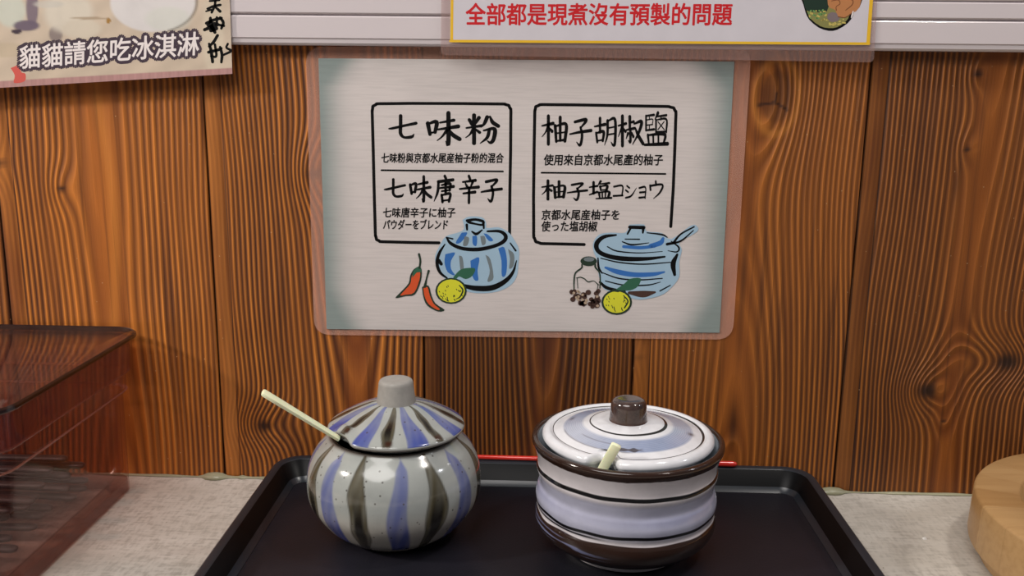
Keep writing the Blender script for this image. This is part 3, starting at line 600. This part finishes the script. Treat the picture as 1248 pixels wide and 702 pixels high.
def sheet_grid(name, c4, y, m, parent, colf, nx=100, ny=60, thick=.0004, curl=None):
    "sheet spanned by its four photo corners (tl, tr, br, bl) on plane y, front face coloured per vertex (print)"
    q = [np.array(at(*p, 1, y)) for p in c4]; V = []; col = []
    for j in range(ny + 1):
        v = j / ny
        for i in range(nx + 1):
            u = i / nx; p = (q[0] * (1 - u) + q[1] * u) * (1 - v) + (q[3] * (1 - u) + q[2] * u) * v
            V.append(p); px = tuple((np.array(c4[0]) * (1 - u) + np.array(c4[1]) * u) * (1 - v) + (np.array(c4[3]) * (1 - u) + np.array(c4[2]) * u) * v)
            col.append(colf(px[0], px[1], u, v))
    n0 = len(V); V += [p + np.array([0, thick, 0]) for p in V]; k = nx + 1
    f = [(j * k + i, (j + 1) * k + i, (j + 1) * k + i + 1, j * k + i + 1) for j in range(ny) for i in range(nx)]
    f += [tuple(n0 + a for a in g[::-1]) for g in f]
    ed = [i for i in range(nx + 1)] + [j * k + nx for j in range(1, ny + 1)] + [ny * k + i for i in range(nx - 1, -1, -1)] + [j * k for j in range(ny - 1, 0, -1)]
    f += [(ed[i], ed[(i + 1) % len(ed)], n0 + ed[(i + 1) % len(ed)], n0 + ed[i]) for i in range(len(ed))]
    o = obj(name, V, f, m, parent, False)
    col = np.array(col); set_attr(o.data, 'tint', np.concatenate([np.vstack([col, col]), np.ones((2 * n0, 1))], 1), 'COLOR'); return o
def film(name, c4, r, y, m, parent, thick=.0005, n=8):
    "laminating pouch: rounded sheet through four photo corners"
    q = [at(*p, 1, y) for p in c4]; V = []; P = []
    for i in range(4):
        a, b, c = q[i - 1], q[i], q[(i + 1) % 4]; da, dc = (a - b).normalized(), (c - b).normalized()
        for k in range(n + 1):
            t = k / n; p0, p2 = b + da * r, b + dc * r
            P.append(p0 * (1 - t) ** 2 + b * 2 * t * (1 - t) * .98 + p2 * t * t + b * 0 if False else (p0 * (1 - t) ** 2 + b * (2 * t * (1 - t)) + p2 * t * t))
    k = len(P); V = [tuple(p) for p in P] + [(p.x, p.y + thick, p.z) for p in P]
    f = [tuple(range(k))[::-1], tuple(range(k, 2 * k))] + [(i, (i + 1) % k, k + (i + 1) % k, k + i) for i in range(k)]
    o = obj(name, V, f, m, parent); fix_normals(o); return o

# ---------------------------------------------------------------- the laminated sign in the middle
sign = thing('laminated_sign', 'silver-grey laminated sign with two brush-lettered panels and painted jars above the real jars', 'sign')
film('laminate', [(372, 57), (916, 57), (893, 414), (383, 408)], .013, -.0010, FILM, sign)
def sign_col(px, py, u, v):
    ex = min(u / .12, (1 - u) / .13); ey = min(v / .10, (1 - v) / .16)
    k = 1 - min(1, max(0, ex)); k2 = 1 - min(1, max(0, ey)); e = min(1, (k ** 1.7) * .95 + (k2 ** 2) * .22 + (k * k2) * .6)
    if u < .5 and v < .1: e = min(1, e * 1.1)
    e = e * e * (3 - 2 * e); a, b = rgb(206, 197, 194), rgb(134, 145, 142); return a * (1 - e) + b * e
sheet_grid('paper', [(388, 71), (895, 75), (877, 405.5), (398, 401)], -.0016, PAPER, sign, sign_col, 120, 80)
sh = Sheet(sign, -.00163)
# panels
def panel_l():
    h = 1.9
    return [[(556 - 21, 296, h), (500, 295.5, h), (464, 294.5, h), (459, 292, h), (457.5, 286, h), (456.2, 240, h), (454.8, 180, h), (453.6, 136, h), (454.5, 129.5, h), (460, 126.5, h), (500, 126, h), (560, 126.2, h), (614, 126.8, h), (620, 128.5, h), (622.6, 134, h), (622.4, 180, h), (621.5, 230, h), (621, 287, h)]]
def panel_r():
    h = 1.9
    return [[(712, 298, h), (690, 297.5, h), (660, 296.8, h), (653, 294.5, h), (650.5, 288, h), (650.3, 240, h), (651, 180, h), (651.8, 136, h), (653, 130, h), (659, 127.5, h), (700, 127.8, h), (760, 128.8, h), (814, 129.8, h), (821, 131.5, h), (823.8, 137, h), (822.5, 180, h), (820.5, 230, h), (817.5, 276, h)]]
def sharp(st):   # straight-run version: insert extra points so the spline stays on its line
    o = []
    for s in st:
        q = []
        for a, b in zip(s[:-1], s[1:]):
            q += [a, tuple(np.array(a) * .67 + np.array(b) * .33), tuple(np.array(a) * .33 + np.array(b) * .67)]
        o.append(q + [s[-1]])
    return o
sh.ribbons(sharp(panel_l()), INK, 'panel_border'); sh.ribbons(sharp(panel_r()), INK, 'panel_border')
sh.ribbons([line(465, 207.5, 613, 209, 1.1), line(660, 210.5, 811, 212, 1.1)], INK, 'divider_line')
for ch, a, b, c, d in [('七', 472, 509, 139, 172), ('味', 517, 561, 136, 178), ('粉', 566, 608, 138, 177), ('七', 467, 495, 217, 243), ('味', 497, 526, 214, 247), ('唐', 528, 555, 214, 248), ('辛', 558, 585, 214, 248), ('子', 586, 612, 216, 247),
                       ('柚', 660, 692, 140, 177), ('子', 694, 721, 142, 179), ('胡', 724, 752, 142, 179), ('椒', 753, 784, 140, 179), ('鹽', 785, 814, 137, 179), ('柚', 660, 690, 219, 244), ('子', 691, 716, 221, 245), ('塩', 718, 745, 220, 244), ('コ', 746, 761, 222, 243), ('シ', 761, 777, 223, 243), ('ョ', 777, 789, 222, 243), ('ウ', 790, 809, 220, 243)]:
    brush(sh, ch, a, b, c, d, 1.7 if ch == '鹽' else 1.25 if c < 200 else 1.55)
for txt, a, b, c, d in [('七味粉與京都水尾産柚子粉的混合', 465, 614, 186.5, 198.5), ('七味唐辛子に柚子', 467, 555, 253, 265), ('パウダーをブレンド', 467, 546, 267.5, 279.5),
                        ('使用來自京都水尾產的柚子', 663, 808, 188, 201.5), ('京都水尾産柚子を', 660, 755, 255.5, 268), ('使った塩胡椒', 660, 728, 269.5, 282)]:
    sh.type(txt, a, b, c, d, INK, bold=.28, shear=.08)
# painted pictures on the sign
PALE, BLUEI, GREYI = flat('pale_blue_wash', (158, 186, 206), .5), flat('blue_wash', (48, 106, 178), .5), flat('grey_wash', (112, 122, 126), .5)
CHILI, LEAF, LEMON, DKGREEN, PEPPER, TAN = flat('chili_orange', (212, 82, 38), .5), flat('leaf_green', (44, 96, 72), .5), flat('yuzu_yellow', (214, 212, 48), .5), flat('dark_green_ink', (30, 50, 36), .5), flat('pepper_brown', (70, 46, 38), .5), flat('pepper_tan', (176, 154, 132), .5)
z6 = lambda x, y: (460 + x / 5.015, 250 + y / 5.015)
z7 = lambda x, y: (670 + x / 4.388, 260 + y / 4.388)
def pg(tf, pts, m, name, sm=4): return sh.poly([tf(*p) for p in pts], m, name, sm)
def rb(tf, sts, m, name): return sh.ribbons(sts, m, name, None, tf)
def disc(tf, cx, cy, rx, ry, m, name, n=20): return pg(tf, [(cx + rx * math.cos(2 * math.pi * i / n), cy + ry * math.sin(2 * math.pi * i / n)) for i in range(n)], m, name, 0)
pg(z6, [(520, 90), (560, 70), (640, 75), (665, 110), (668, 140), (740, 135), (800, 165), (835, 210), (865, 270), (862, 360), (850, 440), (800, 500), (700, 535), (560, 532), (480, 480), (400, 440), (360, 370), (353, 310), (385, 240), (420, 190), (500, 165), (530, 140)], PALE, 'painted_jar', 3)
for P_ in ([(515, 168), (550, 170), (510, 228), (478, 230)], [(580, 190), (608, 190), (605, 248), (583, 238)], [(648, 172), (675, 180), (708, 215), (680, 218)], [(415, 300), (475, 290), (450, 340), (450, 390), (475, 430), (430, 410), (410, 352)], [(568, 340), (622, 320), (612, 400), (617, 458), (590, 455), (573, 400)], [(738, 265), (775, 258), (792, 340), (785, 425), (760, 432), (758, 340)]): pg(z6, P_, BLUEI, 'blue_stripe', 3)
for P_ in ([(533, 190), (560, 200), (550, 245), (523, 246)], [(628, 190), (655, 190), (662, 232), (640, 244)], [(498, 308), (520, 320), (528, 400), (510, 412), (502, 350)], [(660, 303), (690, 330), (710, 440), (685, 468), (672, 460), (687, 400)], [(798, 268), (835, 300), (832, 370), (805, 388), (810, 330)]): pg(z6, P_, GREYI, 'grey_stripe', 3)
rb(z6, [[(548, 95, 9), (598, 88, 8), (645, 100, 9), (640, 120, 7), (600, 115, 6), (560, 105, 8), (548, 98, 5)], [(546, 120, 8), (548, 150, 6)], [(648, 105, 7), (650, 140, 6)], [(578, 162, 5), (605, 176, 9), (640, 152, 4)],
        [(422, 198, 5), (450, 235, 10), (520, 265, 11), (620, 270, 12), (720, 248, 11), (775, 218, 12), (782, 185, 12), (745, 160, 9), (672, 160, 6)], [(425, 198, 4), (460, 206, 5)],
        [(412, 240, 4), (380, 290, 9), (364, 350, 10), (382, 410, 9), (425, 446, 5)], [(375, 340, 12), (390, 360, 10)], [(515, 490, 10), (600, 508, 16), (700, 505, 17), (780, 465, 14), (828, 410, 9), (850, 340, 3)], [(812, 232, 4), (845, 278, 6)]], INK, 'brush_outline')
disc(z6, 450, 524, 96, 80, DKGREEN, 'yuzu_outline'); disc(z6, 450, 524, 84, 70, LEMON, 'painted_yuzu')
pg(z6, [(462, 442), (500, 400), (540, 385), (597, 388), (580, 432), (540, 452), (500, 436), (480, 452)], LEAF, 'painted_leaf', 3)
rs = np.random.RandomState(4)
rb(z6, [[(450 + r * math.cos(a) * 1., 524 + r * .83 * math.sin(a), 2.4), (453 + r * math.cos(a), 530 + r * .83 * math.sin(a), 2.4)] for r, a in zip(rs.uniform(35, 74, 26), rs.uniform(-1, 4.6, 26))] + [[(500, 490, 3), (522, 520, 5), (505, 560, 4), (480, 575, 2)]], DKGREEN, 'brush_outline')
pg(z6, [(255, 372), (270, 395), (266, 462), (230, 545), (172, 556), (110, 568), (145, 528), (190, 478), (200, 430), (222, 392)], DKGREEN, 'chili_outline', 3)
pg(z6, [(250, 392), (261, 408), (256, 458), (224, 534), (172, 547), (140, 552), (160, 528), (200, 482), (210, 435), (228, 404)], CHILI, 'painted_chili', 3)
pg(z6, [(222, 398), (256, 372), (270, 408), (240, 412), (212, 445)], LEAF, 'chili_cap', 2)
pg(z6, [(272, 500), (312, 492), (330, 550), (354, 600), (410, 640), (370, 650), (305, 615), (280, 560)], DKGREEN, 'chili_outline', 3)
pg(z6, [(281, 508), (306, 502), (320, 552), (344, 603), (380, 634), (366, 640), (314, 606), (289, 558)], CHILI, 'painted_chili', 3)
rb(z6, [[(254, 300, 7), (262, 340, 6), (257, 385, 6)], [(313, 402, 7), (300, 450, 5), (290, 498, 9)]], DKGREEN, 'chili_stem')
pg(z7, [(425, 60), (505, 60), (517, 95), (600, 105), (650, 138), (755, 65), (790, 72), (785, 100), (695, 155), (707, 195), (692, 260), (692, 340), (645, 402), (590, 440), (480, 462), (400, 440), (290, 405), (262, 330), (252, 250), (233, 200), (235, 150), (268, 112), (330, 103), (405, 103)], PALE, 'painted_jar', 3)
rb(z7, [[(298, 290, 6), (360, 312, 13), (450, 328, 13), (550, 326, 11), (612, 314, 5)], [(540, 175, 12), (592, 158, 13), (606, 135, 8)], [(395, 178, 8), (480, 184, 9), (560, 176, 8)]], BLUEI, 'blue_stripe')
rb(z7, [[(355, 116, 5), (290, 126, 10), (252, 160, 13), (258, 200, 12), (310, 228, 12), (400, 243, 13), (520, 243, 10), (615, 232, 5)], [(273, 240, 3), (370, 262, 4), (500, 272, 4), (645, 262, 3)], [(308, 178, 3), (360, 202, 4), (480, 212, 3), (602, 204, 2)], [(388, 152, 3), (440, 168, 5), (530, 158, 2)],
        [(428, 74, 9), (502, 76, 10)], [(430, 84, 6), (416, 110, 5)], [(500, 84, 8), (498, 104, 5)], [(403, 138, 3), (480, 139, 4)], [(520, 104, 3), (600, 114, 5), (628, 128, 3)], [(650, 150, 3), (690, 182, 5), (680, 206, 4), (632, 200, 2)], [(682, 220, 6), (660, 270, 14), (668, 328, 8)],
        [(660, 160, 7), (700, 112, 5), (772, 72, 4)], [(628, 165, 8), (700, 148, 5), (768, 92, 3)], [(283, 318, 3), (370, 348, 4), (480, 356, 4), (602, 348, 3)], [(298, 362, 3), (400, 384, 4), (520, 384, 4), (592, 368, 2)], [(268, 368, 6), (310, 400, 9), (402, 418, 5)], [(258, 240, 4), (262, 290, 6), (280, 320, 4)], [(590, 415, 4), (645, 385, 3)]], INK, 'brush_outline')
rb(z7, [[(425, 425, 8), (500, 432, 18), (562, 422, 6)]], PEPPER, 'brown_foot')
disc(z7, 358, 475, 82, 68, DKGREEN, 'yuzu_outline'); disc(z7, 358, 475, 71, 58, LEMON, 'painted_yuzu')
pg(z7, [(352, 408), (400, 375), (430, 350), (487, 348), (470, 392), (430, 412), (380, 412)], LEAF, 'painted_leaf', 3)
rb(z7, [[(358 + r * math.cos(a), 475 + r * .8 * math.sin(a), 2.2), (360 + r * math.cos(a), 480 + r * .8 * math.sin(a), 2.2)] for r, a in zip(rs.uniform(28, 62, 22), rs.uniform(-1, 4.6, 22))] + [[(395, 440, 3), (418, 470, 4), (400, 505, 4)], [(340, 412, 6), (366, 416, 6)]], DKGREEN, 'brush_outline')
disc(z7, 208, 256, 44, 26, DKGREEN, 'bottle_cap'); disc(z7, 210, 246, 28, 12, GREYI, 'bottle_cap_top')
rb(z7, [[(172, 275, 4), (170, 292, 4), (138, 318, 4), (130, 360, 4), (130, 415, 3)], [(243, 275, 5), (245, 290, 5), (266, 318, 4), (270, 360, 4), (268, 400, 3)], [(143, 345, 2), (165, 342, 3), (185, 350, 3), (205, 366, 3), (235, 362, 2), (260, 382, 3)], [(146, 345, 2), (150, 400, 2)], [(258, 382, 2), (252, 420, 2)]], DKGREEN, 'painted_bottle')
for m_, r0, n_ in ((PEPPER, 15, 26), (TAN, 8, 12)):
    st = []
    for k in range(n_):
        x, y = rs.uniform(118, 262), rs.uniform(412, 500); y = min(y, 450 + (x - 100) * .45) if x < 190 else y
        st.append([(x - 1, y, r0 * rs.uniform(.7, 1)), (x + 1, y, r0 * rs.uniform(.7, 1))])
    rb(z7, st, m_, 'painted_peppercorns')

# ---------------------------------------------------------------- upper notice (white, yellow border) on the rail
nt = thing('laminated_notice', 'white laminated notice with red lettering and yellow border at the top, over the rail', 'notice')
film('laminate', [(538, -60), (1072, -60), (1065, 76), (537, 67)], .004, -.0124, FILM2, nt)
WP = sheet_grid('paper', [(549.5, -56), (1068, -56), (1058, 55), (548.5, 51.5)], -.0129, WHITEPAPER, nt, lambda *a: rgb(206, 200, 206), 4, 4)
nh = Sheet(nt, -.01293)
nh.ribbons([line(551.5, -54, 550.5, 50, 1.7)], YELLOWINK, 'border'); nh.ribbons([line(1066, -54, 1058, 52, 2.2)], YELLOWINK, 'border'); nh.ribbons([line(549, 50, 1059, 53.2, 1.6)], YELLOWINK, 'border')
nh.type('全部都是現煮沒有預製的問題', 568, 893, 4, 30.5, REDINK, bold=.55)
zb = lambda x, y: (960 + x / 8.775, y / 8.775)
def pn(pts, m, name, sm=3): return nh.poly([zb(*p) for p in pts], m, name, sm)
pn([(60, -200), (130, -40), (165, 40), (190, 130), (230, 210), (330, 295), (440, 330), (530, 318), (640, 250), (700, 170), (712, 110), (770, 75), (775, -200)], INK, 'bowl_picture', 2)
pn([(100, -200), (160, -30), (205, 120), (250, 205), (350, 280), (440, 300), (530, 290), (620, 230), (660, 160), (640, 60), (600, -200)], flat('broth_olive', (132, 128, 74), .5), 'broth_picture', 2)
pn([(150, -200), (170, 0), (200, 110), (300, 130), (420, 120), (440, 0), (430, -200)], flat('nori_green', (26, 48, 36), .5), 'seaweed_picture', 2)
GL = flat('scallion_green', (104, 146, 84), .5); GY = flat('noodle_yellow', (196, 178, 96), .5); GG = flat('grey_mince', (122, 108, 110), .5)
for i in range(26): x, y = rs.uniform(215, 420), rs.uniform(110, 200); nh.ribbons([[(x, y, 9), (x + rs.uniform(-20, 20), y + rs.uniform(-14, 14), 8)]], GL if i % 3 else GY, 'scallion_picture', None, zb); nh.lay -= 1
nh.lay += 1
for i in range(16): x, y = rs.uniform(290, 600), rs.uniform(205, 280); y = min(y, 290 - abs(x - 450) * .35); nh.ribbons([[(x, y, 8), (x + rs.uniform(-30, 30), y + rs.uniform(-12, 12), 7)]], GY, 'noodle_picture', None, zb); nh.lay -= 1
nh.lay += 1
pn([(430, 150), (480, 130), (560, 160), (540, 220), (470, 235), (425, 200)], GG, 'mince_picture')
pn([(415, -200), (430, 50), (470, 90), (510, 110), (540, 175), (600, 188), (680, 140), (770, 75), (775, -200)], flat('roast_pork', (182, 122, 76), .5), 'pork_picture', 2)
nh.ribbons([[(470, 10, 4), (540, 0, 5), (560, 40, 4), (520, 70, 4), (520, 110, 5)], [(600, -20, 5), (690, 0, 5), (690, 50, 5), (620, 110, 4)], [(540, 180, 5), (620, 186, 5), (690, 138, 4)]], flat('pork_dark', (112, 66, 36), .5), 'pork_picture', None, zb)
nh.ribbons([[(700, 120, 5), (690, 160, 8), (680, 190, 4)]], WHITEINK, 'bowl_glint_print', None, zb)

# ---------------------------------------------------------------- photo poster, upper left
po = thing('photo_poster', 'tilted photo poster with white outlined lettering and black handwriting, upper left corner', 'poster')
BLOBS = [(14, 12, 19, 21, (200, 200, 186), .95), (40, 8, 8, 26, (120, 104, 116), .85), (33, 30, 17, 7, (108, 94, 108), .9), (21, 37, 7, 3.2, (60, 46, 60), .9), (69, 40, 9, 11, (136, 122, 118), .85), (84, 14, 32, 27, (212, 202, 186), .8), (100, 34, 26, 13, (206, 194, 176), .8), (9, 60, 26, 10, (186, 168, 140), .5),
         (187, 2, 52, 36, (214, 208, 206), 1.), (205, 22, 30, 16, (206, 206, 196), .6), (260, 40, 14, 60, (212, 200, 178), .5), (133, 24, 3, 3.6, (158, 116, 48), .9), (110, 21, 24, 1.6, (168, 148, 124), .8), (60, 4, 20, 5, (196, 190, 180), .6)]
def poster_col(px, py, u, v):
    c = rgb(200, 182, 162) * (1 + .05 * math.sin(px * .13 + py * .2))
    for cx, cy, rx, ry, k_, a in BLOBS:
        q = math.hypot((px - cx) / rx, (py - cy) / ry); k = a * min(1, max(0, (1.12 - q) / .34)); k = k * k * (3 - 2 * k) if a < 1 else min(1, max(0, (1.03 - q) / .07))
        c = c * (1 - k) + rgb(*k_) * k
    q = math.hypot((px - 187) / 52, (py - 2) / 36)
    if px > 205 and py > -30: c = c * (1 - .55 * math.exp(-((q - 1.02) / .035) ** 2))
    yb = 107 - (px) * .0601
    if py > yb - 8: c = rgb(178, 136, 132) * (1 + .1 * math.sin(px * .9) * math.sin(px * .37))
    return c
sheet_grid('paper', [(-60, -60), (278, -60), (283, 90), (-60, 110.6)], -.0125, PHOTO, po, poster_col, 190, 90, .0005)
ph_ = Sheet(po, -.01253)
ph_.poly([(13, 83), (22, 80), (26, 88), (31, 90), (30, 99), (17, 101), (18, 92)], flat('red_print', (206, 88, 78), .5), 'red_print', 3)
def sk(txt, x0, x1, y0, y1, m, bold, rot): return ph_.type(txt, x0, x1, y0, y1, m, bold=bold, rot=rot, nd=12)
x0_, x1_, ya, yb_, rt = 24, 243, 56, 84, -17.5
sk('貓貓請您吃冰淇淋', x0_, x1_, ya, yb_, PURPLEINK, 4.2, rt)
sk('貓貓請您吃冰淇淋', x0_, x1_, ya, yb_, WHITEINK, .45, rt)
zz = lambda x, y: (130 + x / 6.382, y / 6.382)
ph_.ribbons([[(790, 12, 8), (830, 8, 9), (865, 5, 8)], [(772, 72, 9), (820, 52, 10), (872, 42, 10)], [(832, -30, 9), (830, 40, 10), (805, 100, 10)], [(835, 60, 9), (870, 92, 12)], [(760, 92, 6), (800, 80, 8)],
             [(765, 185, 13), (820, 160, 12), (880, 145, 12)], [(750, 235, 13), (800, 215, 13), (850, 200, 10)], [(795, 145, 12), (800, 200, 16), (830, 255, 13)], [(780, 200, 16), (830, 190, 16)], [(845, 140, 10), (850, 190, 10), (900, 205, 10)], [(870, 140, 10), (895, 180, 12), (880, 225, 10)], [(800, 240, 16), (840, 225, 16)],
             [(850, 280, 12), (820, 330, 12), (785, 365, 10)], [(785, 345, 10), (800, 400, 13), (812, 485, 12)], [(780, 410, 12), (860, 390, 12), (880, 380, 10)], [(830, 350, 10), (840, 440, 10), (800, 440, 9)], [(870, 370, 10), (885, 430, 12), (880, 488, 10)], [(930, 345, 9), (920, 375, 9), (955, 400, 10), (900, 430, 9)]], INK, 'handwriting', None, lambda x, y: zz(x + 12, y - 4))
